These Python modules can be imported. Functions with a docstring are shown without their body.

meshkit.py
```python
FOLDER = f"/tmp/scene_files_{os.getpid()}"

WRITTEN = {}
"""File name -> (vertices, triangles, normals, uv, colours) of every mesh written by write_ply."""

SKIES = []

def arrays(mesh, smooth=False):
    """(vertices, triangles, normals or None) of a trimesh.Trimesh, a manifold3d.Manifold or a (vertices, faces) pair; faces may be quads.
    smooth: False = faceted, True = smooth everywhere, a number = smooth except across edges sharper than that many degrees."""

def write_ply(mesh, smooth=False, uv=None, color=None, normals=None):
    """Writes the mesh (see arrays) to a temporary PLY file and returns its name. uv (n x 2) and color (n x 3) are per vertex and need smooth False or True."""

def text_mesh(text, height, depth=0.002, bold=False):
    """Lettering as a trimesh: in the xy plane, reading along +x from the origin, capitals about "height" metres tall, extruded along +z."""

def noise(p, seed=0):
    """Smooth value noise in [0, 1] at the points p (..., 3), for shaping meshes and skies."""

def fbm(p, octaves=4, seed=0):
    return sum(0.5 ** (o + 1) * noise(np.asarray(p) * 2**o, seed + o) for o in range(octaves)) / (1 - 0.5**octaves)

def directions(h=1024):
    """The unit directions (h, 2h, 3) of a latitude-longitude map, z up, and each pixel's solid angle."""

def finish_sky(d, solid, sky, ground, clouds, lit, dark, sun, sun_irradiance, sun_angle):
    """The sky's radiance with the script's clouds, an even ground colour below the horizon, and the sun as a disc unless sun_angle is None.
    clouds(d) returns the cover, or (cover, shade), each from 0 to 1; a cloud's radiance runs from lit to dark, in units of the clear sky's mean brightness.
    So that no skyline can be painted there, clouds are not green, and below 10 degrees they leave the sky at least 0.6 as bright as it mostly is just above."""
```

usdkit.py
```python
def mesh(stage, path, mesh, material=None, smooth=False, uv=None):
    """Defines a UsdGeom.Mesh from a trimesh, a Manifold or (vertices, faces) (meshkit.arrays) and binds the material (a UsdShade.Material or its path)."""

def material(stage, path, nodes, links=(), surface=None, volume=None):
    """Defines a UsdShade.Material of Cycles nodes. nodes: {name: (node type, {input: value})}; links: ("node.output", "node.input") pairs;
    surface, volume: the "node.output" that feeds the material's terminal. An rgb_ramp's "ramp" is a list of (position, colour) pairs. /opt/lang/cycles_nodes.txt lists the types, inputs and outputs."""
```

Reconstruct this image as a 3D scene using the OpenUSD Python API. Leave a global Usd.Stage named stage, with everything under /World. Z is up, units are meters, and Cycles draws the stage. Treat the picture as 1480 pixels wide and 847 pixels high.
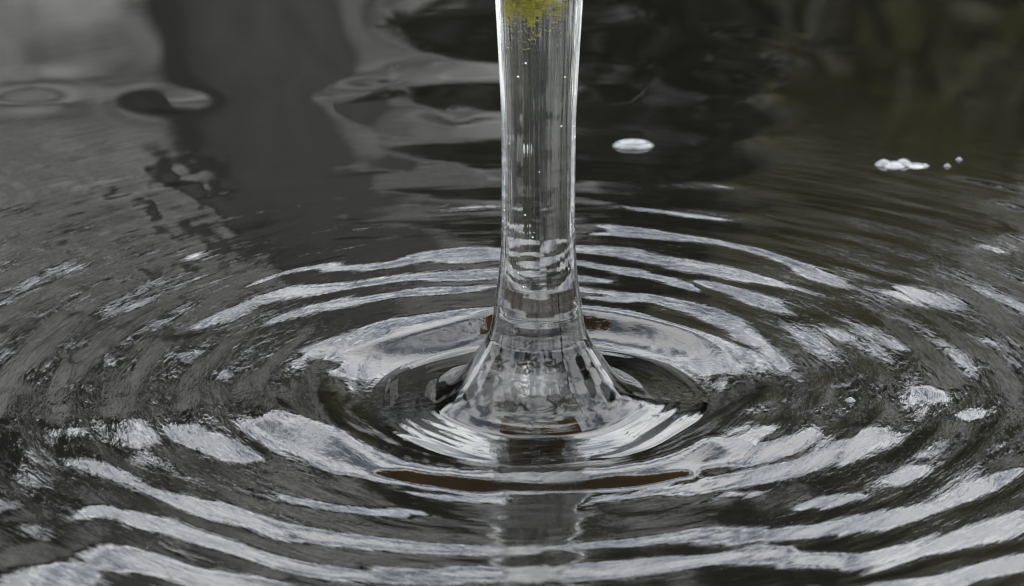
import math, sys
import numpy as np, trimesh, usdkit, meshkit
from scipy.fft import dctn, idctn
from scipy.ndimage import gaussian_filter, map_coordinates
from pxr import Usd, UsdGeom, UsdLux, UsdShade, Gf, Sdf

stage = Usd.Stage.CreateInMemory()
UsdGeom.SetStageUpAxis(stage, UsdGeom.Tokens.z)
UsdGeom.SetStageMetersPerUnit(stage, 1.0)
UsdGeom.Xform.Define(stage, '/World')
UsdGeom.Scope.Define(stage, '/World/Looks')

# ------------------------------------------------------------------ camera
MM = 0.00025                       # one pixel of the photograph (1480 wide) at the jet, in metres
DIST, PITCH = 1.5, math.radians(20.0)
FOCAL = 36.0 * DIST / (1480 * MM)
JX, JY = 775.0, 556.0              # where the foot of the jet stands in the photograph
AX = -(JX - 740) * MM
AY = (JY - 423.5) * MM / math.sin(PITCH)
CAM = np.array([AX, AY - DIST * math.cos(PITCH), DIST * math.sin(PITCH)])
cam = UsdGeom.Camera.Define(stage, '/World/camera')
cam.AddTranslateOp().Set(Gf.Vec3d(*CAM))
cam.AddRotateXOp().Set(90 - math.degrees(PITCH))
cam.CreateHorizontalApertureAttr(36.0)
cam.CreateVerticalApertureAttr(36.0 * 847 / 1480)
cam.CreateFocalLengthAttr(FOCAL)
cam.CreateFStopAttr(20.0)
cam.CreateFocusDistanceAttr(DIST - 0.075)
cam.CreateClippingRangeAttr(Gf.Vec2f(0.01, 500))
cam.CreateExposureAttr(0.0)

# ------------------------------------------------------------------ sky and sun (overcast)
SUN_EL, SUN_AZ = math.radians(40), math.radians(205)   # azimuth from +y towards +x
usdkit.material(stage, '/World/Looks/sky_overcast', {
    'tc': ('texture_coordinate', {}),
    'map': ('mapping', {'scale': (1.0, 1.0, 1.7)}),
    'n1': ('noise_texture', {'scale': 6.0, 'detail': 3.0, 'roughness': 0.45, 'distortion': 0.2}),
    'r1': ('rgb_ramp', {'ramp': [(0.36, (0.15, 0.175, 0.215)), (0.46, (0.55, 0.58, 0.64)), (0.54, (0.92, 0.93, 0.96)), (0.66, (1.0, 1.0, 1.01))]}),
    'sep': ('separate_xyz', {}),
    'zen': ('map_range', {'from_min': 0.0, 'from_max': 1.0, 'to_min': 70.0, 'to_max': 112.0, 'clamp': True}),
    'zc': ('combine_xyz', {}),
    'gain': ('mix_color', {'blend_type': 'multiply', 'fac': 1.0, 'use_clamp': False}),
    'sky': ('sky_texture', {'sky_type': 'single_scattering', 'sun_disc': False, 'sun_elevation': SUN_EL, 'sun_rotation': SUN_AZ}),
    'mx': ('mix_color', {'fac': 0.9, 'use_clamp': False}),
    'bg': ('background_shader', {'strength': 0.1}),
}, [('tc.generated', 'map.vector'), ('map.vector', 'n1.vector'), ('n1.fac', 'r1.fac'), ('r1.color', 'gain.a'),
    ('tc.generated', 'sep.vector'), ('sep.z', 'zen.value'), ('zen.result', 'zc.x'), ('zen.result', 'zc.y'), ('zen.result', 'zc.z'), ('zc.vector', 'gain.b'),
    ('sky.color', 'mx.a'), ('gain.result', 'mx.b'), ('mx.result', 'bg.color')], surface='bg.background')
dome = UsdLux.DomeLight.Define(stage, '/World/sky')
UsdShade.MaterialBindingAPI.Apply(dome.GetPrim()).Bind(UsdShade.Material.Get(stage, '/World/Looks/sky_overcast'))
dome.GetPrim().SetCustomDataByKey('kind', 'structure')
sun = UsdLux.DistantLight.Define(stage, '/World/sun')
sun.CreateNormalizeAttr(True)
sun.CreateIntensityAttr(0.25)
sun.CreateAngleAttr(15.0)
sun.CreateColorAttr(Gf.Vec3f(1.0, 0.97, 0.92))
sun.AddRotateZOp().Set(-math.degrees(SUN_AZ))
sun.AddRotateXOp().Set(-(90 - math.degrees(SUN_EL)))

# ------------------------------------------------------------------ helpers
names = {}
def numbered(name):
    k = names.get(name, 0); names[name] = k + 1
    return name if k == 0 else f'{name}_{k:03d}'
def data(prim, **kw):
    for k, v in kw.items():
        if v: prim.SetCustomDataByKey(k, v)
    return prim
def L(name): return UsdShade.Material.Get(stage, '/World/Looks/' + name)
def obj(name, mesh, mat, parent=None, smooth=False, **kw):
    base = '/World' if parent is None else str(parent.GetPath())
    key = base + '/' + name
    path = base + '/' + (numbered(name) if parent is None else numbered(key).rsplit('/', 1)[1])
    return data(usdkit.mesh(stage, path, mesh, L(mat), smooth=smooth).GetPrim(), **kw)
def thing(name, label, category, loc=(0, 0, 0), group=None):
    x = UsdGeom.Xform.Define(stage, '/World/' + numbered(name))
    x.AddTranslateOp().Set(Gf.Vec3d(*loc))
    return data(x.GetPrim(), label=label, category=category, group=group)
def cat(ms): return trimesh.util.concatenate(ms)
def ground(px, py):
    """The point of the still water under a pixel of the photograph."""
    ax, ay = (np.asarray(px, float) - 740) / 1480 * 36 / FOCAL, (np.asarray(py, float) - 423.5) / 1480 * 36 / FOCAL
    dy = math.cos(PITCH) - ay * math.sin(PITCH)
    dz = -math.sin(PITCH) - ay * math.cos(PITCH)
    t = CAM[2] / -dz
    return CAM[0] + ax * t, CAM[1] + dy * t
def pixel(X, Y, Z=0.0):
    rx, ry, rz = X - CAM[0], Y - CAM[1], Z - CAM[2]
    depth = ry * math.cos(PITCH) - rz * math.sin(PITCH)
    up = ry * math.sin(PITCH) + rz * math.cos(PITCH)
    k = FOCAL / 36 * 1480
    return 740 + rx / depth * k, 423.5 - up / depth * k

# ------------------------------------------------------------------ materials
def simple(name, color, rough=0.6, ior=1.5, extra=None, **kw):
    usdkit.material(stage, '/World/Looks/' + name, {'p': ('principled_bsdf', {'base_color': color, 'roughness': rough, 'ior': ior, **kw})}, surface='p.BSDF')
def mottled(name, ramp, scale, rough=0.8, detail=6, bump=0.0, stretch=(1, 1, 1), distortion=0.0, ior=1.5):
    nodes = {'g': ('geometry', {}), 'm': ('mapping', {'scale': stretch}), 'n': ('noise_texture', {'scale': scale, 'detail': detail, 'roughness': 0.6, 'distortion': distortion}),
             'r': ('rgb_ramp', {'ramp': ramp}), 'p': ('principled_bsdf', {'roughness': rough, 'ior': ior})}
    links = [('g.position', 'm.vector'), ('m.vector', 'n.vector'), ('n.fac', 'r.fac'), ('r.color', 'p.base_color')]
    if bump:
        nodes['b'] = ('bump', {'strength': 0.6, 'distance': bump}); links += [('n.fac', 'b.height'), ('b.normal', 'p.normal')]
    usdkit.material(stage, '/World/Looks/' + name, nodes, links, surface='p.BSDF')
usdkit.material(stage, '/World/Looks/pond_water', {
    'g': ('geometry', {}), 'sx': ('separate_xyz', {}), 'len': ('vector_math', {'math_type': 'length'}),
    'at': ('math', {'math_type': 'arctan2'}), 'rs': ('math', {'math_type': 'multiply', 'value2': 1.0}), 'ts': ('math', {'math_type': 'multiply', 'value2': 0.034}),
    'c': ('combine_xyz', {}), 'n': ('noise_texture', {'scale': 520.0, 'detail': 3.0, 'roughness': 0.55, 'distortion': 1.1}),
    'calm': ('map_range', {'from_min': 0.12, 'from_max': 0.34, 'to_min': 1.0, 'to_max': 0.05, 'clamp': True}),
    'core': ('map_range', {'from_min': 0.05, 'from_max': 0.13, 'to_min': 0.17, 'to_max': 0.31, 'clamp': True}),
    'ax': ('math', {'math_type': 'absolute'}), 'dv': ('math', {'math_type': 'divide'}), 'sd': ('map_range', {'from_min': 0.62, 'from_max': 0.97, 'to_min': 1.0, 'to_max': 3.0, 'clamp': True}), 'h3': ('math', {'math_type': 'multiply'}),
    'h': ('math', {'math_type': 'multiply'}), 'h2': ('math', {'math_type': 'multiply'}), 'b': ('bump', {'strength': 1.0, 'distance': 0.00022}),
    'p': ('principled_bsdf', {'base_color': (0.0008, 0.0008, 0.0006), 'roughness': 0.0, 'ior': 1.333})},
    [('g.position', 'sx.vector'), ('g.position', 'len.vector1'), ('sx.y', 'at.value1'), ('sx.x', 'at.value2'), ('len.value', 'rs.value1'), ('at.value', 'ts.value1'),
     ('rs.value', 'c.x'), ('ts.value', 'c.y'), ('c.vector', 'n.vector'), ('sx.y', 'calm.value'), ('n.fac', 'h.value1'), ('calm.result', 'h.value2'),
     ('h.value', 'h2.value1'), ('len.value', 'core.value'), ('core.result', 'h2.value2'), ('sx.x', 'ax.value1'), ('ax.value', 'dv.value1'), ('len.value', 'dv.value2'), ('dv.value', 'sd.value'), ('sd.result', 'h3.value2'), ('h2.value', 'h3.value1'), ('h3.value', 'b.height'), ('b.normal', 'p.normal')], surface='p.BSDF')
usdkit.material(stage, '/World/Looks/clear_water', {'g': ('glass_bsdf', {'IOR': 1.333, 'roughness': 0.0, 'color': (0.90, 0.905, 0.89)})}, surface='g.BSDF')
usdkit.material(stage, '/World/Looks/air', {'g': ('glass_bsdf', {'IOR': 0.75, 'roughness': 0.0, 'color': (1, 1, 1)})}, surface='g.BSDF')
mottled('foam_film', [(0.3, (0.02, 0.021, 0.023)), (0.7, (0.06, 0.061, 0.064))], 400, 0.2)
mottled('grey_stone', [(0.34, (0.06, 0.06, 0.053)), (0.44, (0.19, 0.189, 0.173)), (0.56, (0.29, 0.288, 0.266)), (0.68, (0.42, 0.418, 0.392))], 4.5, 0.9, 5, 0.02)
mottled('dark_stone', [(0.35, (0.030, 0.030, 0.026)), (0.65, (0.056, 0.056, 0.049))], 30.0, 0.9, 3, 0.01, (1, 1, 0.8))
mottled('mossy_wood', [(0.40, (0.060, 0.060, 0.052)), (0.58, (0.075, 0.068, 0.030)), (0.7, (0.035, 0.034, 0.014))], 6.0, 0.9, 4, 0.0)
mottled('black_wood', [(0.3, (0.002, 0.002, 0.002)), (0.7, (0.006, 0.006, 0.005))], 3.0, 0.85, 5, 0.0, (4, 4, 0.4))
mottled('mud', [(0.3, (0.008, 0.008, 0.006)), (0.7, (0.03, 0.029, 0.02))], 2.5, 0.9, 7, 0.02)
mottled('spout_wood', [(0.30, (0.55, 0.20, 0.015)), (0.5, (0.95, 0.44, 0.045)), (0.7, (0.97, 0.54, 0.08))], 14, 0.75, 6, 0.002, (6, 0.7, 2), ior=1.15)
mottled('bark', [(0.3, (0.02, 0.018, 0.014)), (0.7, (0.08, 0.07, 0.06))], 9, 0.9, 6, 0.01, (2, 2, 0.4))
def leaf(name, a, b):
    usdkit.material(stage, '/World/Looks/' + name, {
        'g': ('geometry', {}), 'r': ('rgb_ramp', {'ramp': [(0, a), (1, b)]}),
        'p': ('principled_bsdf', {'roughness': 0.5}), 't': ('translucent_bsdf', {}), 'x': ('mix_closure', {'fac': 0.3})},
        [('g.random_per_island', 'r.fac'), ('r.color', 'p.base_color'), ('r.color', 't.color'), ('p.BSDF', 'x.closure1'), ('t.BSDF', 'x.closure2')], surface='x.closure')
leaf('leaf_dark', (0.012, 0.013, 0.008), (0.17, 0.175, 0.13))
leaf('leaf_olive', (0.05, 0.048, 0.014), (0.50, 0.46, 0.17))
leaf('leaf_grey', (0.03, 0.032, 0.028), (0.50, 0.50, 0.45))
leaf('moss', (0.20, 0.19, 0.005), (0.90, 0.86, 0.05))

# ------------------------------------------------------------------ the pond's surface
# Each band: elevation of what it mirrors (degrees), then (x, upper edge, lower edge) along it, in pixels of the photograph.
SKY, HIGH, WALL, LOW = (29, 38), (33, 42), 21, 13
BANDS = [
 # far rings, left of the jet
 (SKY, [(348,411,413),(370,402,411),(410,390,400),(460,381,392),(520,378,389),(560,377,387),(600,364,380),(660,356,380),(740,355,375)]),
 (SKY, [(260,478,480),(280,468,478),(310,454,471),(340,444,459),(370,431,442),(420,416,429),(480,407,420),(540,399,411),(600,392,404),(650,388,405),(740,388,402)]),
 (SKY, [(362,473,475),(400,454,467),(450,441,454),(500,431,444),(550,421,434),(600,414,429),(660,416,425),(740,415,421)]),
 (HIGH,[(441,509,512),(455,499,517),(470,490,519),(500,477,518),(540,466,519),(580,453,510),(620,446,496),(650,442,486),(700,439,476),(760,438,474)]),
 (SKY, [(600,492,497),(640,486,491),(700,485,489),(740,484,488)]),
 (SKY, [(476,536,542),(486,536,546),(500,538,548)]),
 (SKY, [(520,555,557),(532,556,558)]),
 # far rings, right of the jet
 (29,  [(955,264,266),(1000,263,272),(1040,266,273),(1078,271,273)]),
 (SKY, [(890,298,301),(925,298,308),(960,301,312),(1000,304,317),(1040,310,318),(1072,316,318)]),
 (SKY, [(845,338,342),(880,332,343),(930,332,348),(980,336,352),(1040,345,357),(1100,356,371),(1140,372,385),(1170,380,400),(1200,390,407),(1230,409,412)]),
 (SKY, [(780,350,360),(828,350,361),(880,354,372),(920,360,380),(960,365,388),(1000,372,396),(1040,381,404),(1080,390,409),(1110,401,412),(1132,411,413)]),
 (SKY, [(780,374,384),(826,376,386),(880,382,396),(930,388,402),(980,396,414),(1022,419,423)]),
 (SKY, [(1000,398,402),(1030,402,413),(1060,410,429),(1090,420,440),(1120,430,449),(1152,455,458)]),
 (SKY, [(780,395,408),(828,396,410),(890,404,413)]),
 (SKY, [(780,416,424),(832,417,426),(880,421,434),(940,424,438),(1000,435,456),(1040,446,472),(1070,459,492),(1095,473,502),(1110,489,518),(1130,505,535),(1150,520,550),(1164,546,551)]),
 (HIGH,[(780,438,480),(838,441,482),(880,444,494),(920,447,497),(960,460,517),(1000,477,535),(1040,500,538),(1060,517,548),(1070,530,540)]),
 (SKY, [(1288,416,420),(1300,417,432),(1320,420,442),(1345,430,450),(1360,441,454),(1384,457,459)]),
 (SKY, [(1190,459,466),(1205,472,487),(1218,478,494),(1230,490,493)]),
 (SKY, [(1262,469,473),(1280,475,494),(1295,487,503),(1309,504,510)]),
 (30,  [(1396,478,483),(1410,485,496),(1428,494,504)]),
 (SKY, [(1325,556,568),(1340,554,580),(1350,560,585),(1364,566,576)]),
 (SKY, [(1385,603,615),(1395,591,616),(1405,590,612),(1413,592,602)]),
 (24,  [(1372,257,260),(1400,258,264),(1440,263,275),(1500,272,289)]),
 (24,  [(1425,289,294),(1450,291,302),(1500,298,312)]),
 (28,  [(1412,349,353),(1435,352,362),(1462,362,367)]),
 (28,  [(1448,337,342),(1480,341,353),(1500,345,358)]),
 # near rings, left
 ((28, 34),  [(238,616,624),(255,613,640),(270,615,648),(300,622,658),(340,640,667),(370,656,669),(384,667,670)]),
 (29,  [(78,617,622),(95,617,630),(122,622,630)]),
 (SKY, [(105,662,668),(140,668,687),(170,673,702),(200,687,716),(240,705,728),(280,716,743),(320,728,752),(370,744,766),(400,754,778),(440,766,786),(500,776,795),(560,781,800),(620,785,802),(780,786,802)]),
 (SKY, [(110,738,752),(160,727,751),(190,737,766),(230,749,769),(270,760,784),(310,775,795),(350,787,802),(400,801,824),(440,808,829),(500,816,836),(560,821,840),(640,824,842),(780,822,843)]),
 (SKY, [(-20,826,920),(0,826,920),(40,812,920),(90,806,920),(130,789,850),(160,788,822),(200,794,825),(240,806,833),(280,819,847),(340,831,860),(420,842,880)]),
 (SKY, [(404,715,718),(440,721,731),(500,728,740),(560,735,749),(622,745,750)]),
 (SKY, [(572,709,712),(620,712,722),(680,715,728),(740,717,730)]),
 # near rings, right
 (SKY, [(760,786,798),(830,783,795),(900,778,791),(960,772,787),(1000,766,787),(1060,763,786),(1110,763,787),(1160,763,781),(1210,754,778),(1260,744,766),(1300,734,754),(1340,722,746),(1370,708,737),(1400,693,728),(1430,684,712),(1460,668,693),(1480,668,676)]),
 (SKY, [(760,818,843),(830,814,842),(900,810,838),(960,804,830),(1010,801,822),(1060,796,818),(1110,790,818),(1160,795,817),(1230,797,835),(1260,792,830),(1300,784,818),(1340,775,806),(1380,763,798),(1420,754,787),(1450,743,784),(1500,726,766)]),
 (SKY, [(1180,846,920),(1240,838,920),(1300,838,920),(1340,834,900),(1400,818,846),(1440,808,838),(1500,792,818)]),
 (SKY, [(840,722,735),(860,716,728),(900,712,726),(950,706,722),(1000,696,717),(1060,685,706),(1110,672,700),(1150,664,690),(1190,650,679),(1230,632,664),(1262,617,640),(1274,617,628)]),
 (SKY, [(990,640,664),(1020,636,676),(1060,640,672),(1085,625,672),(1110,636,668),(1150,623,652),(1180,615,624)]),
 (SKY, [(1080,618,640),(1100,609,644),(1122,607,620)]),
 (SKY, [(1278,689,693),(1290,680,703),(1310,671,700),(1330,667,690),(1338,672,684)]),
 (SKY, [(1145,738,740),(1180,722,738),(1210,712,734),(1235,715,725),(1256,717,719)]),
 (28,  [(1050,712,718),(1075,708,721),(1104,710,716)]),
 # the first ring before the jet, its reflected spout and the skirt of the foot
 ((34, 54),  [(372,603,615),(380,596,626),(395,586,634),(420,592,648),(440,602,660),(480,615,683),(520,624,690),(545,627,696),(570,630,700),(600,638,700),(660,648,700),(715,654,700),(774,660,700),(835,656,700),(880,652,700),(920,645,700),(960,638,692),(1000,632,684),(1030,634,668)]),
 ((62, 75),  [(538,676,684),(560,680,694),(600,684,704),(650,687,712),(700,692,715),(774,696,716),(835,694,712),(870,691,711),(920,688,708),(960,685,702),(1004,682,692)]),
 ((30, 48),  [(560,571,576),(580,573,592),(610,572,600),(650,574,606),(700,580,612),(774,590,618),(850,580,612),(900,576,604),(940,572,590),(962,570,578)]),
 (SKY, [(940,590,604),(960,584,600),(1004,585,592)]),
 (26,  [(600,606,612),(680,616,626),(774,622,632),(870,616,630),(960,602,612)]),
 # dark hollows
 (19,  [(650,477,484),(710,476,485)]), (19, [(885,487,491),(900,486,494),(917,489,493)]),
 (18,  [(880,612,616),(905,604,618),(940,600,612),(963,599,603)]),
 (18,  [(1028,624,634),(1050,614,636),(1082,610,626)]),
 (19,  [(566,410,416),(610,408,414),(650,404,408)]),
 (14,  [(1112,836,846),(1150,822,846),(1190,819,843),(1216,822,836)]), (15, [(1040,836,850),(1110,826,850)]),
 (13,  [(1285,832,838),(1320,818,836),(1350,803,832),(1400,795,815),(1450,790,803),(1490,785,798)]),
 (15,  [(1150,789,793),(1200,783,797),(1260,775,796),(1320,764,786),(1366,755,766)]),
 (14,  [(1380,738,752),(1410,722,750),(1450,700,735),(1490,690,720)]),
 (14,  [(1400,846,870),(1440,832,860),(1500,820,860)]),
 (14,  [(150,822,834),(190,826,860),(240,838,870)]),
 (LOW, [(5,796,800),(25,788,808),(55,785,813),(85,795,812),(98,806,812)]),
 (LOW, [(0,740,756),(30,736,758),(64,752,760)]),
 # mirrored far bank, where the water is nearly still
 (10, [(578,32,38),(600,25,74),(650,18,84),(700,15,95),(780,10,100)]), (10, [(500,126,140),(540,118,146),(582,126,138)]),
 (10, [(592,126,146),(640,118,180),(700,120,160),(760,120,165)]), (10, [(700,200,238),(740,196,240)]),
 (20, [(570,88,112),(620,80,116),(680,90,116),(760,96,112)]), (20, [(465,130,138),(500,110,154),(560,108,120),(640,110,118)]),
 (20, [(480,146,155),(540,148,190),(600,150,205),(630,160,205),(660,180,205)]),
 (20, [(650,185,196),(690,165,202),(760,160,200)]), (20, [(800,92,150),(860,88,152),(915,95,150),(945,92,112)]),
 (20, [(800,182,196),(870,184,196),(930,190,196)]), (20, [(800,20,56),(860,10,40),(930,0,28)]),
 (10, [(560,214,220),(620,206,232),(700,204,250),(745,204,240)]), (10, [(520,245,252),(590,246,252)]),
 (20, [(490,225,245),(560,230,245),(640,238,256),(700,246,258)]), (10, [(530,275,280),(640,262,288),(740,262,290)]),
 (20, [(488,278,284),(560,276,300),(650,290,304),(740,298,308)]), (10, [(500,316,324),(600,316,326),(660,310,340),(740,308,342)]),
 (20, [(488,324,330),(560,330,340),(640,326,330)]), (10, [(480,341,346),(600,338,345),(740,334,345)]),
 (10, [(840,232,262),(920,236,262),(1000,242,258),(1080,246,260)]), (10, [(850,282,297),(960,284,298),(1060,294,306),(1110,300,307)]),
 (10, [(850,312,330),(960,316,332),(1060,326,340),(1110,334,343)]),
 (20, [(826,262,282),(880,264,280),(945,272,282)]), (20, [(826,290,306),(875,292,300)]),
 (11, [(1030,44,70),(1100,38,74),(1156,52,64)]), (11, [(1020,104,142),(1070,102,144),(1122,116,130)]), (11, [(1010,180,204),(1070,174,206),(1114,182,194)]),
]
DU, DV = 0.00056, 0.00082
U = np.arange(-0.262, 0.2461, DU); V = np.arange(-0.225, 0.600, DV)
GU, GV = np.meshgrid(U, V)                                   # rows: v
PX, PY = pixel(GU, GV)
RR = np.hypot(GU, GV) / MM; TH = np.arctan2(GV, GU)          # rings about the jet
rng = np.random.default_rng(7)
def polar_noise(wavelength, length, seed):
    """Noise in [-1, 1]-ish, about the jet: wavelength across the rings, length along them (photo pixels on the ground)."""
    g = np.random.default_rng(seed)
    nr, nt = int(3600 / wavelength * 3) + 8, 1024
    ref = 500.0
    t = gaussian_filter(g.standard_normal((nr, nt)), (1.0, max(0.6, length / (2 * math.pi * ref) * nt / 2.2)), mode=('reflect', 'wrap'))
    t /= t.std()
    warp = 14 * np.sin(TH * 3 + 1.7 + RR / 300)
    return map_coordinates(t, [np.clip((RR + warp) / wavelength * 3, 0, nr - 1), (TH + math.pi) / (2 * math.pi) * nt], order=3, mode='grid-wrap')
def plane_noise(su, sv, seed):
    g = np.random.default_rng(seed)
    t = gaussian_filter(g.standard_normal(GU.shape), (sv * MM / DV, su * MM / DU), mode='reflect')
    return t / t.std()
def sstep(x, a, b):
    t = np.clip((x - a) / (b - a), 0, 1); return t * t * (3 - 2 * t)
rag = polar_noise(16, 110, 1) * 0.6 + polar_noise(34, 200, 2) * 0.6
micro_fine = polar_noise(7, 34, 13) * 0.9 + polar_noise(11, 60, 3) * 0.9 + polar_noise(20, 90, 4) * 0.8 + polar_noise(42, 120, 5) * 0.5
pebble = polar_noise(46, 46, 41) * 0.9 + polar_noise(26, 32, 42) * 0.6
grit = plane_noise(5, 13, 43) * 0.8 + plane_noise(9, 22, 44) * 0.8
hair = polar_noise(17, 70, 6)
wob_a, wob_b, wob_c, cloud_wob = plane_noise(10, 40, 9), plane_noise(40, 60, 12), plane_noise(24, 60, 17), None
pitch = np.degrees(np.arctan2(CAM[2], np.hypot(GU - CAM[0], GV - CAM[1])))
def integrate(sv, su, wu=0.55, mu=2.0):
    """Height whose slopes come nearest to sv (along v) and su (along u)."""
    n, m = sv.shape
    div = np.zeros_like(sv)
    fv = 0.5 * (sv[1:] + sv[:-1]) / DV; fu = 0.5 * (su[:, 1:] + su[:, :-1]) / DU * wu ** 2
    div[:-1] += fv; div[1:] -= fv; div[:, :-1] += fu; div[:, 1:] -= fu
    kv = (2 - 2 * np.cos(math.pi * np.arange(n) / n)) / DV ** 2
    ku = (2 - 2 * np.cos(math.pi * np.arange(m) / m)) / DU ** 2 * wu ** 2
    return idctn(dctn(-div, type=2, norm='ortho') / (kv[:, None] + ku[None] + mu ** 2), type=2, norm='ortho')
DIP = -0.0042 * np.exp(-0.5 * (RR / 330) ** 2)                # the broad hollow the stream presses into the pond
DIP_V, DIP_U = np.gradient(DIP, DV, DU)
def surface(PX, PY):
    """The height of the water whose mirrored elevations follow BANDS, given where each point shows in the photograph."""
    far = sstep(PY, 330, 150)                                # 1 in the still part of the water
    wy = PY + rag * (2.6 - 1.9 * far) * 1.3
    E = pitch - 1.5 - 4.0 * sstep(PY, 600, 700) + 3.5 * sstep(PX, 260, 90) * sstep(PY, 610, 680)
    feather = 3.2 + 3.5 * far + 1.4 * sstep(PY, 620, 720)
    for elev, pts in BANDS:
        p = np.array(pts, float)
        top, bot = np.interp(PX, p[:, 0], p[:, 1]), np.interp(PX, p[:, 0], p[:, 2])
        inside = sstep(PX, p[0, 0] - 3, p[0, 0] + 3) * sstep(PX, p[-1, 0] + 3, p[-1, 0] - 3)
        if isinstance(elev, tuple):
            elev = elev[0] + (elev[1] - elev[0]) * np.sin(math.pi * np.clip((wy - top) / np.maximum(bot - top, 1), 0, 1))
        a = sstep(wy - top, -feather, feather) * sstep(bot - wy, -feather, feather) * inside
        E = E * (1 - a) + elev * a
    cloudy = sstep(E, 37, 41)
    E = gaussian_filter(E, (1.3, 1.3)) + cloudy * 2.0 * wob_c
    side = sstep(np.abs(GU) / (RR * MM + 1e-6), 0.72, 0.97) * sstep(RR, 190, 300) * (1 - sstep(RR, 820, 1100) * 0.5)
    left = sstep(PX, 420, 220) * sstep(PY, 190, 300)
    amp = 0.30 + 1.35 * sstep(RR, 1500, 700) + 0.9 * side + 0.3 * left + 0.5 * sstep(PX, 1150, 1350) * sstep(PY, 330, 430)
    calm = np.clip(1 - 0.8 * sstep(E, 36, 42), 0.1, 1)
    E = E + micro_fine * amp * (1 - 0.92 * far) * calm + (1.0 - 4.6 * np.maximum(pebble - 0.1, 0) + 3.0 * grit) * left * sstep(PY, 760, 560) * sstep(E, 30, 24)
    E = np.where((PX < 255) & (PY < 605), np.minimum(E, 21.5), E)
    s_v = np.tan(np.radians(E - pitch) / 2)
    ring_slope = np.radians(6.0) * np.sin(2 * math.pi * RR / 84 + 0.8 + 0.9 * np.sin(TH * 5)) * side + np.radians(2.4) * side * hair
    s_v = s_v + ring_slope * np.sin(TH)
    s_u = ring_slope * np.cos(TH) + left * np.radians(0.7) * grit + np.radians(0.35) * wob_a * (1 - far) + far * np.radians(0.35) * wob_b
    return integrate(s_v - DIP_V, s_u - DIP_U) + DIP
SKIRT_R, SKIRT_Z = np.array([0, 120, 138, 150, 178, 210, 240, 270]) * MM, np.array([-3.0, -1.3, -1.75, -2.1, -2.75, -3.35, -3.75, -3.55]) * 0.001
def settle(H):
    w = sstep(RR, 306 + 22 * np.sin(2 * TH + 0.6) + 14 * np.sin(5 * TH), 222)                                  # the skirt of the jet's foot shapes the water about it
    return (H - np.median(H)) * (1 - w) + w * (np.interp(RR * MM, SKIRT_R, SKIRT_Z) + 0.00014 * grit * sstep(RR, 236, 262) - 0.0006 * sstep(RR, 239, 214))
H = settle(surface(PX, PY))
for _ in range(3):
    PX, PY = pixel(GU, GV, gaussian_filter(H, 2))
    H = settle(surface(PX, PY))
edge = np.minimum(np.minimum(sstep(GU, U[0], U[0] + 0.012), sstep(GU, U[-1], U[-1] - 0.012)), np.minimum(sstep(GV, V[0], V[0] + 0.012), sstep(GV, V[-1], V[-1] - 0.03)))
for px, py, depth, wu_, wv_ in ((245, 147, -0.24, 46, 13), (522, 132, -0.24, 40, 13), (60, 118, 0.10, 50, 12), (655, 178, -0.16, 46, 12), (850, 120, 0.16, 60, 18), (40, 150, -0.12, 40, 9), (1085, 56, 0.12, 50, 16), (1066, 124, 0.12, 50, 16), (1060, 190, 0.12, 50, 14)):
    H += depth * 0.003 * np.exp(-0.5 * (((PX - px) / wu_) ** 2 + ((PY - py) / wv_) ** 2))       # single wavelets on the still water
H = H * edge
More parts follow.
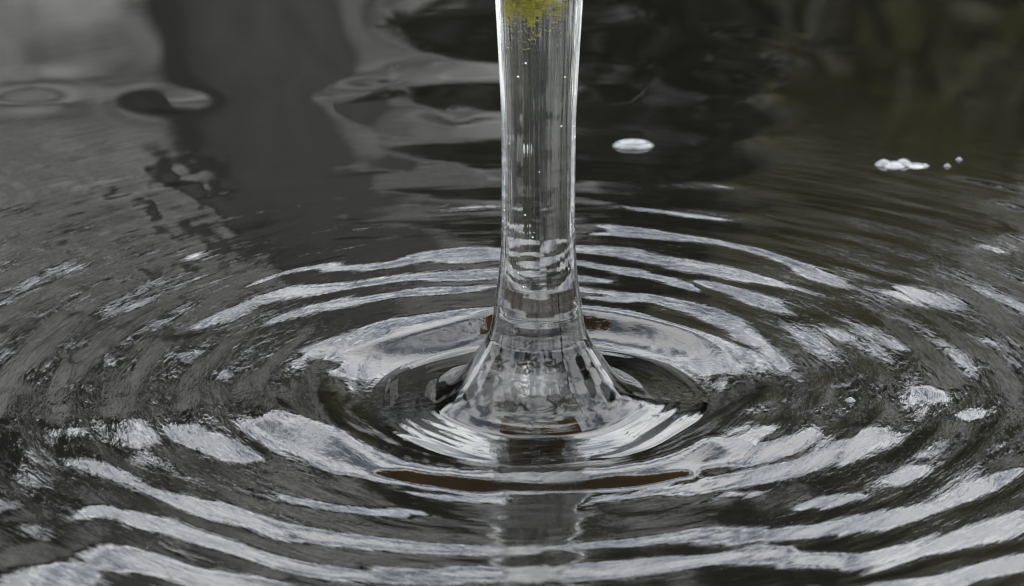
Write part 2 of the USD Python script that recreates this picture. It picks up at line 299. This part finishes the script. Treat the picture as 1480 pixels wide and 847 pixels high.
def skirt(fine, far_a, far_b, steps=9):
    a = fine[0] - np.geomspace(0.004, fine[0] - far_a, steps)[::-1]
    b = fine[-1] + np.geomspace(0.004, far_b - fine[-1], steps)
    return np.concatenate([a, fine, b]), steps
XU, k = skirt(U, -7, 7); XV, k = skirt(V, -6, 3.2)
HH = np.zeros((len(XV), len(XU))); HH[k:-k, k:-k] = H
X, Y = np.meshgrid(XU, XV)
n, m = X.shape
idx = np.arange(n * m).reshape(n, m)
quads = np.stack([idx[:-1, :-1], idx[:-1, 1:], idx[1:, 1:], idx[1:, :-1]], -1).reshape(-1, 4)
water_v = np.stack([X, Y, HH], -1).reshape(-1, 3)
obj('water', (water_v, quads), 'pond_water', smooth=True, kind='structure', label='dark pond water with rings of ripples spreading from the falling jet')
def water_height(x, y):
    return map_coordinates(H, [[(y - V[0]) / DV], [(x - U[0]) / DU]], order=1)[0]

# ------------------------------------------------------------------ the jet
prof_px = np.array([(-290,80),(-100,69),(0,61.5),(50,58.3),(100,55.5),(200,51.2),(300,50.6),(350,51),(376,52.7),(403,55),(434,59.8),(456,62.6),(475,67),(493,76.3),(511,89),(530,102),(548,120),(557,135)])
zz = (JY - prof_px[:, 0]) * MM / math.cos(PITCH); rr_ = prof_px[:, 1] * MM
zz, rr_ = np.append(zz, [-0.0021, -0.00275, -0.00335, -0.0038]), np.append(rr_ * 0.985, np.array([150, 178, 210, 238]) * MM)
near_ = 1 - np.maximum(zz, 0) * math.sin(PITCH) / DIST      # the upper part stands nearer to the camera
zz, rr_ = zz * near_, rr_ * near_
order = np.argsort(zz); zz, rr_ = zz[order], rr_[order]
from scipy.interpolate import PchipInterpolator
arc = np.concatenate([[0], np.cumsum(np.hypot(np.diff(zz), np.diff(rr_)))])
fz, fr = PchipInterpolator(arc, zz), PchipInterpolator(arc, rr_)
NS, NT = 520, 400
s = np.linspace(0, arc[-1], NS); zc, rc = fz(s), fr(s)
t = np.linspace(0, 2 * math.pi, NT, endpoint=False)
S, T = np.meshgrid(s, t, indexing='ij')
Z, R = np.repeat(zc[:, None], NT, 1), np.repeat(rc[:, None], NT, 1)
g = np.random.default_rng(11)
streak = gaussian_filter(g.standard_normal((NS, NT)), (130, 1.6), mode=('nearest', 'wrap')); streak /= streak.std()
streak2 = gaussian_filter(g.standard_normal((NS, NT)), (60, 7), mode=('nearest', 'wrap')); streak2 /= streak2.std()
upper = sstep(Z, 0.030, 0.075)
R = R * (1 + upper * (0.016 * streak + 0.015 * streak2))
low = sstep(Z, 0.040, 0.022) * sstep(S, 0.0, 0.006)
R = R + low * 0.00003 * (np.sin(2 * math.pi * Z / 0.0037 + 0.6 * np.sin(T * 2) + 0.5) + 0.6 * np.sin(2 * math.pi * Z / 0.0061 + 0.9 * np.sin(T))) * sstep(Z, 0.006, 0.012)
lip = sstep(R, 0.026, 0.042)                                # fine rings running out over the skirt
R = R * (1 + lip * (0.030 * np.sin(3 * T + 0.7) + 0.018 * np.sin(7 * T + 2.0)))
ripple = gaussian_filter(g.standard_normal((NS, NT)), (1.6, 9), mode=('nearest', 'wrap')); ripple /= ripple.std()
swell = gaussian_filter(g.standard_normal((NS, NT)), (7, 16), mode=('nearest', 'wrap')); swell /= swell.std()
Z = Z + lip * (0.000022 * ripple + 0.00011 * swell) * sstep(S, 0.0, 0.003)
rows = [np.stack([R * np.cos(T), R * np.sin(T), Z], -1)]
jv = rows[0].reshape(-1, 3)
jet_low = np.stack([1.0 * R[0] * np.cos(t), 1.0 * R[0] * np.sin(t), np.full(NT, -0.016)], -1)
jv = np.vstack([jet_low, jv, [[0, 0, -0.016], [0, 0, zc[-1]]]])
ji = np.arange((NS + 1) * NT).reshape(NS + 1, NT)
jq = np.stack([ji[:-1], np.roll(ji[:-1], -1, 1), np.roll(ji[1:], -1, 1), ji[1:]], -1).reshape(-1, 4)
jf = np.vstack([jq[:, [0, 1, 2]], jq[:, [0, 2, 3]]])
c0, c1 = len(jv) - 2, len(jv) - 1
jf = np.vstack([jf, np.stack([np.roll(ji[0], -1), ji[0], np.full(NT, c0)], -1), np.stack([ji[-1], np.roll(ji[-1], -1), np.full(NT, c1)], -1)])
jet = thing('water_jet', 'clear glassy stream of water pouring straight down into the pond, flaring at its foot', 'water jet')
obj('stream', trimesh.Trimesh(jv, jf, process=False), 'clear_water', jet, smooth=True)
g = np.random.default_rng(5)
for k_ in range(26):
    y = g.uniform(20, 470); z = (JY - y) * MM / math.cos(PITCH); r = np.interp(z, zz, rr_)
    a = g.uniform(math.pi, 2 * math.pi); b = trimesh.creation.icosphere(1, g.uniform(0.00018, 0.00042))
    b.apply_translation([r * 0.94 * math.cos(a), r * 0.94 * math.sin(a), z])
    obj('air_bubble', b, 'air', jet, smooth=True)

# ------------------------------------------------------------------ spout and moss above the jet
def tube_between(a, b, r0, r1, n=10):
    a, b = np.asarray(a, float), np.asarray(b, float); d = b - a; d /= np.linalg.norm(d)
    x = np.cross(d, [0.3, 0.9, 0.1]); x /= np.linalg.norm(x); y = np.cross(d, x)
    w = np.linspace(0, 2 * math.pi, n, endpoint=False)
    c = np.cos(w)[:, None] * x + np.sin(w)[:, None] * y
    v = np.vstack([a + c * r0, b + c * r1, [a], [b]])
    f = []
    for i in range(n):
        j = (i + 1) % n
        f += [[i, j, n + j], [i, n + j, n + i], [j, i, 2 * n], [n + i, n + j, 2 * n + 1]]
    return trimesh.Trimesh(v, f, process=False)
spout = thing('wooden_spout', 'brown hollowed wooden spout mirrored in the first ripple before the jet', 'spout', (0, 0.0, 0.200))
from shapely.geometry import Point, box as sbox
half = Point(0, 0).buffer(0.135, 32).difference(Point(0, 0.040).buffer(0.070, 24)).intersection(sbox(-1, -1, 1, 0.02))
tr = trimesh.creation.extrude_polygon(half, 0.24).subdivide_to_size(0.02)
tr.apply_transform(trimesh.transformations.rotation_matrix(math.radians(90), [1, 0, 0]))
tr.vertices[:, 1] += 0.24 - 0.014
tr.vertices[:, 2] += 0.72 * (tr.vertices[:, 1] + 0.014) + 0.135
obj('trough', tr, 'spout_wood', spout, smooth=35)
g = np.random.default_rng(21)
strands = []
sv_, sf_ = [], []
for k_ in range(5200):
    x, y = np.clip(g.normal(-0.0030, 0.0036), -0.0095, 0.0065), np.clip(g.normal(-0.0030, 0.0022), -0.0075, 0.003)
    z = 0.1362 + min(abs(g.normal(0, 0.0045)), 0.0075 + 0.001 * g.random()) + 0.0022 * math.sin(x * 900) + 0.002 * g.standard_normal() - (0.012 * g.random() ** 3 if g.random() < 0.05 else 0)
    l = g.uniform(0.0006, 0.0019)
    d = np.array([g.normal(0, .8), g.normal(0, .8), -0.7]); d /= np.linalg.norm(d)
    w = np.cross(d, [g.normal(), g.normal(), 0.1]); w /= np.linalg.norm(w)
    p = np.array([x, y, z]); q = len(sv_)
    sv_ += [p - w * 0.00016, p + w * 0.00016, p + d * l]
    sf_.append([q, q + 1, q + 2])
strands = [trimesh.Trimesh(sv_, sf_, process=False)]
obj('moss_tuft', cat(strands), 'moss', label='yellow green moss glowing inside the top of the water jet', category='moss')

# ------------------------------------------------------------------ foam floating on the pond
def dome(rx, ry, h, ring=True, n=40, m=14):
    """A floating bubble: a low dome whose film sags in the middle."""
    v, f = [], []
    for i in range(m + 1):
        q = i / m
        z = h * (math.sin(math.pi * min(1, q * 1.0)) ** 0.6 if ring else math.cos(q * math.pi / 2))
        if ring: z = h * (0.45 * (1 - q ** 2) ** 0.5 + 0.75 * math.exp(-((q - 0.72) / 0.2) ** 2)) if q < 1 else 0
        for j in range(n):
            a = 2 * math.pi * j / n
            v.append([rx * q * math.cos(a), ry * q * math.sin(a), max(z, 0)])
    for i in range(m):
        for j in range(n):
            a, b = i * n + j, i * n + (j + 1) % n
            f += [[a, a + n, b + n], [a, b + n, b]]
    for j in range(n):
        f.append([m * n + (j + 1) % n, m * n + j, (m + 1) * n])
    v.append([0, 0, -0.001])
    t_ = trimesh.Trimesh(v, f, process=False)
    return t_
def floating(px, py):
    x, y = ground(px, py); return np.array([float(x), float(y), float(water_height(float(x), float(y)))])
p = floating(915, 214)
b1 = thing('floating_bubble', 'large pale oval bubble floating on dark water right of the jet', 'bubble', p)
obj('film', dome(0.0086, 0.0064, 0.0014), 'foam_film', b1, smooth=True)
p = floating(1293, 241)
b2 = thing('floating_foam', 'white clump of joined bubbles floating at the far right', 'foam', p)
for dx, dy, r, h in ((-0.0042, 0, 0.0040, 0.0022), (0.0034, 0.0006, 0.0042, 0.0022), (-0.0004, -0.001, 0.0052, 0.0015), (0.0084, -0.0012, 0.0042, 0.0007), (0.0117, -0.0014, 0.0019, 0.0009)):
    d = dome(r, r, h, False, 24, 8); d.apply_translation([dx, dy, 0]); obj('bubble', d, 'foam_film', b2, smooth=True)
for (px, py, r, lab) in ((1369, 243, 0.0016, 'tiny pale bubble just right of the white foam clump, the lower of two'), (1386, 233, 0.0015, 'tiny pale bubble right of the white foam clump, the farthest right'), (1229, 581, 0.0019, 'small bright bubble afloat on the dark rippled water at the right')):
    o = obj('small_bubble', dome(r, r, r * 0.7, False, 20, 7), 'foam_film', smooth=True, label=lab, category='bubble')
    UsdGeom.Xformable(o).AddTranslateOp().Set(Gf.Vec3d(*floating(px, py)))

# ------------------------------------------------------------------ the far bank, mirrored in the water
def rough_box(x0, x1, y0, y1, z0, z1, cell=0.12, amp=0.03, seed=0):
    b = trimesh.creation.box(bounds=[(x0, y0, z0), (x1, y1, z1)]).subdivide_to_size(cell)
    b.merge_vertices()
    nrm = b.vertex_normals
    b.vertices = b.vertices + nrm * ((meshkit.fbm(b.vertices * 3.0, 4, seed) - 0.5) * 2 * amp)[:, None]
    return b
XE = np.linspace(-14, 14, 57); YE = np.concatenate([[1.9, 2.3, 2.6, 2.9], np.linspace(3.3, 40, 30)])
gx, gy = np.meshgrid(XE, YE)
gz = np.where(gy < 2.6, (gy - 2.5) * 0.5, 0.05 + 0.10 * np.minimum(gy - 2.6, 2.2)) + 0.06 * (meshkit.fbm(np.stack([gx, gy, 0 * gx], -1) * 1.3, 4) - 0.5)
gi = np.arange(gx.size).reshape(gx.shape)
obj('bank', (np.stack([gx, gy, gz], -1).reshape(-1, 3), np.stack([gi[:-1, :-1], gi[:-1, 1:], gi[1:, 1:], gi[1:, :-1]], -1).reshape(-1, 4)), 'mud', smooth=True, kind='structure')
def facing(px):                                              # X at depth y that a still mirror shows in photo column px
    return lambda y: CAM[0] + (px - 740) / 1480 * 36 / FOCAL * (y - CAM[1])
WY = 5.0
wall = thing('stone_wall', 'pale grey rough garden wall mirrored at the upper left', 'wall', (0, 0, 0))
obj('masonry', rough_box(-5.0, facing(1560)(WY) + 3.2, WY, WY + 0.4, 0.1, 1.95, 0.11, 0.035, 3), 'grey_stone', wall, smooth=True)
post = thing('stone_pillar', 'dark upright pillar mirrored left of the jet', 'pillar')
PYY = 4.7
obj('shaft', rough_box(facing(225)(PYY), facing(474)(PYY), PYY, PYY + 0.18, 0.0, 2.1, 0.08, 0.006, 8), 'dark_stone', post, smooth=True)
obj('edge_board', trimesh.creation.box(bounds=[(facing(192)(PYY), PYY - 0.03, 0.0), (facing(236)(PYY), PYY + 0.08, 2.05)]), 'black_wood', post)
gate = thing('wooden_gate', 'dark grey upright gate mirrored right of the jet', 'gate')
obj('panel', rough_box(facing(1065)(PYY), facing(1300)(PYY), PYY, PYY + 0.1, 0.0, 2.1, 0.08, 0.006, 9), 'mossy_wood', gate, smooth=True)

def leaves(points, size, seed, mat_dir=0.6):
    g = np.random.default_rng(seed); n = len(points)
    d = g.standard_normal((n, 3)); d[:, 2] += mat_dir; d /= np.linalg.norm(d, axis=1, keepdims=True)
    w = np.cross(d, g.standard_normal((n, 3))); w /= np.linalg.norm(w, axis=1, keepdims=True)
    l = np.cross(d, w); sz = size * g.uniform(0.6, 1.4, (n, 1))
    v = np.stack([points - l * sz, points + w * sz * 0.5, points + l * sz, points - w * sz * 0.5], 1).reshape(-1, 3)
    i = np.arange(n)[:, None] * 4
    return trimesh.Trimesh(v, np.vstack([i + [0, 1, 2], i + [0, 2, 3]]), process=False)
def clumps(center, radii, n_clump, n_leaf, spread, seed):
    g = np.random.default_rng(seed)
    c = g.standard_normal((n_clump, 3)); c /= np.linalg.norm(c, axis=1, keepdims=True); c *= g.uniform(0.45, 1.0, (n_clump, 1))
    c = center + c * radii
    p = np.repeat(c, n_leaf, 0) + g.standard_normal((n_clump * n_leaf, 3)) * spread
    return p[p[:, 2] > 0.02]
def bush(x, y, rx, ry, h, mat, seed, label, size=0.035, n=70, spread=0.06):
    b = thing('bush', label, 'bush', (x, y, 0.15), 'bushes on the far bank')
    P = clumps(np.array([0, 0, h * 0.45]), np.array([rx, ry, h * 0.52]), n, 60, spread, seed)
    obj('foliage', leaves(P, size, seed), mat, b)
    for a in (-0.4, 0.1, 0.5): obj('stem', tube_between((0, 0, -0.2), (rx * a, 0, h * 0.6), 0.02, 0.008, 6), 'bark', b)
def tree(x, y, h, rx, mat, seed, label, lift=0.5, n=150):
    b = thing('tree', label, 'tree', (x, y, 0.2), 'trees beyond the wall')
    tk = [tube_between((0, 0, -0.3), (0.05, 0, h * 0.55), 0.10, 0.06, 9)]
    g = np.random.default_rng(seed)
    for _ in range(7):
        a = g.uniform(0, 2 * math.pi); q = g.uniform(0.35, 0.55)
        tk.append(tube_between((0.05 * q, 0, h * q), (rx * 0.6 * math.cos(a), rx * 0.6 * math.sin(a), h * g.uniform(0.65, 0.95)), 0.035, 0.010, 6))
    obj('trunk', cat(tk), 'bark', b)
    P = clumps(np.array([0, 0, h * (lift + 1) / 2]), np.array([rx, rx * 0.8, h * (1 - lift) / 2]), n, 62, 0.085, seed)
    g = np.random.default_rng(seed + 500)
    P[:, 2] += np.where(g.random(len(P)) < 0.3, g.normal(0.05, 0.2, len(P)), 0)
    obj('crown', leaves(P, 0.042, seed), mat, b)
f = facing(790)(4.4)
bush(f, 4.4, 0.10, 0.2, 1.16, 'leaf_dark', 31, 'dark bush mirrored behind the jet')
bush(facing(985)(4.3), 4.3, 0.045, 0.15, 1.6, 'leaf_dark', 32, 'tall narrow dark bush mirrored just right of the jet')
bush(facing(1400)(4.2), 4.2, 0.13, 0.25, 1.45, 'leaf_olive', 33, 'olive green bush mirrored at the upper right')
bush(1.35, 4.3, 0.34, 0.3, 1.3, 'leaf_olive', 34, 'low olive bush mirrored at the far right edge')
bush(2.1, 4.2, 0.4, 0.3, 1.5, 'leaf_dark', 35, 'broad dark bush at the right end of the wall')
bush(-1.75, 4.4, 0.22, 0.25, 1.45, 'leaf_dark', 36, 'small dark bush before the left part of the wall')
bush(-2.2, 4.2, 0.3, 0.3, 1.6, 'leaf_dark', 37, 'tall dark bush before the left end of the wall')
bush(-3.1, 4.2, 0.4, 0.3, 1.4, 'leaf_grey', 38, 'grey leaved bush at the far left of the wall')
g = np.random.default_rng(61)
P = np.stack([g.uniform(-3.0, 0.5, 11000), g.normal(4.45, 0.12, 11000), g.uniform(0.1, 0.86, 11000)], -1)
P[:, 2] += 0.07 * np.sin(P[:, 0] * 9) + 0.06 * np.sin(P[:, 0] * 23 + 1)
hd = thing('low_hedge', 'low dark hedge along the foot of the grey wall', 'hedge')
obj('foliage', leaves(P, 0.035, 62), 'leaf_dark', hd)
k_ = 0
def shade_canopy():  # unseen tree, added overhead to darken what the jet's foot mirrors
    b = thing('added_shade_tree', 'unseen leafy tree added over the near side of the pond to darken the reflections in the jet foot', 'tree', (3.4, -2.2, 0.1))
    obj('trunk', cat([tube_between((0, 0, -0.3), (-0.3, 0.2, 2.6), 0.16, 0.11, 10)] + [tube_between((-0.3, 0.2, 2.5), (dx, dy, dz), 0.06, 0.015, 7) for dx, dy, dz in ((-3.2, 2.2, 3.0), (-4.4, 1.2, 3.1), (-2.4, 0.2, 3.3), (-3.6, -0.8, 3.0), (-5.6, 2.0, 3.2), (-1.6, 2.6, 3.1))]), 'bark', b)
    g = np.random.default_rng(77)
    c = np.stack([g.uniform(-6.0, -0.4, 130), g.uniform(-2.6, 1.8, 130), g.uniform(2.55, 3.5, 130)], -1)
    c = c[(np.abs(c[:, 0] + 3.4) > 0.75) | (c[:, 1] < -0.9)]
    p = np.repeat(c, 60, 0) + g.standard_normal((len(c) * 60, 3)) * 0.13
    obj('crown', leaves(p, 0.06, 78), 'leaf_dark', b)
shade_canopy()
for x, y, h, rx, mt, what in ((-4.6, 2.6, 3.2, 1.0, 'leaf_dark', 'dark tree on the left bank'), (-5.0, 0.2, 3.4, 1.0, 'leaf_olive', 'olive tree on the left bank farther forward'), (4.8, 3.0, 3.2, 1.0, 'leaf_dark', 'dark tree on the right bank'), (5.2, 0.6, 3.4, 1.0, 'leaf_olive', 'olive tree on the right bank farther forward'),
        (-4.6, 6.2, 3.9, .9, 'leaf_grey', 'grey leaved tree beyond the far left end of the wall'), (-3.2, 6.4, 4.0, .9, 'leaf_dark', 'dark tree left of the grey wall stretch'),
        (-2.0, 6.2, 3.8, .8, 'leaf_grey', 'grey leaved tree above the left part of the wall'), (-1.4, 6.6, 3.2, .7, 'leaf_dark', 'dark tree between the pillar and the grey leaved tree'), (-2.6, 6.7, 4.0, .8, 'leaf_dark', 'tall dark tree behind the left part of the wall'), (-3.9, 6.8, 4.2, .8, 'leaf_dark', 'tall dark tree behind the far left end of the wall'), (-0.9, 6.4, 2.85, .8, 'leaf_dark', 'dark tree rising behind the mirrored pillar'),
        (0.05, 6.2, 2.72, .75, 'leaf_dark', 'dark tree rising straight behind the jet'), (0.95, 6.3, 2.72, .75, 'leaf_dark', 'dark tree rising behind the mirrored gate'),
        (1.9, 6.2, 2.85, .8, 'leaf_olive', 'olive tree rising right of the gate'), (3.0, 6.3, 3.1, .9, 'leaf_dark', 'dark tree at the right end of the wall'), (4.3, 6.0, 2.7, 1.0, 'leaf_olive', 'olive tree beyond the right end of the wall')):
    k_ += 1
    tree(x, y, h, rx, mt, 50 + k_, what, 0.42, 190)
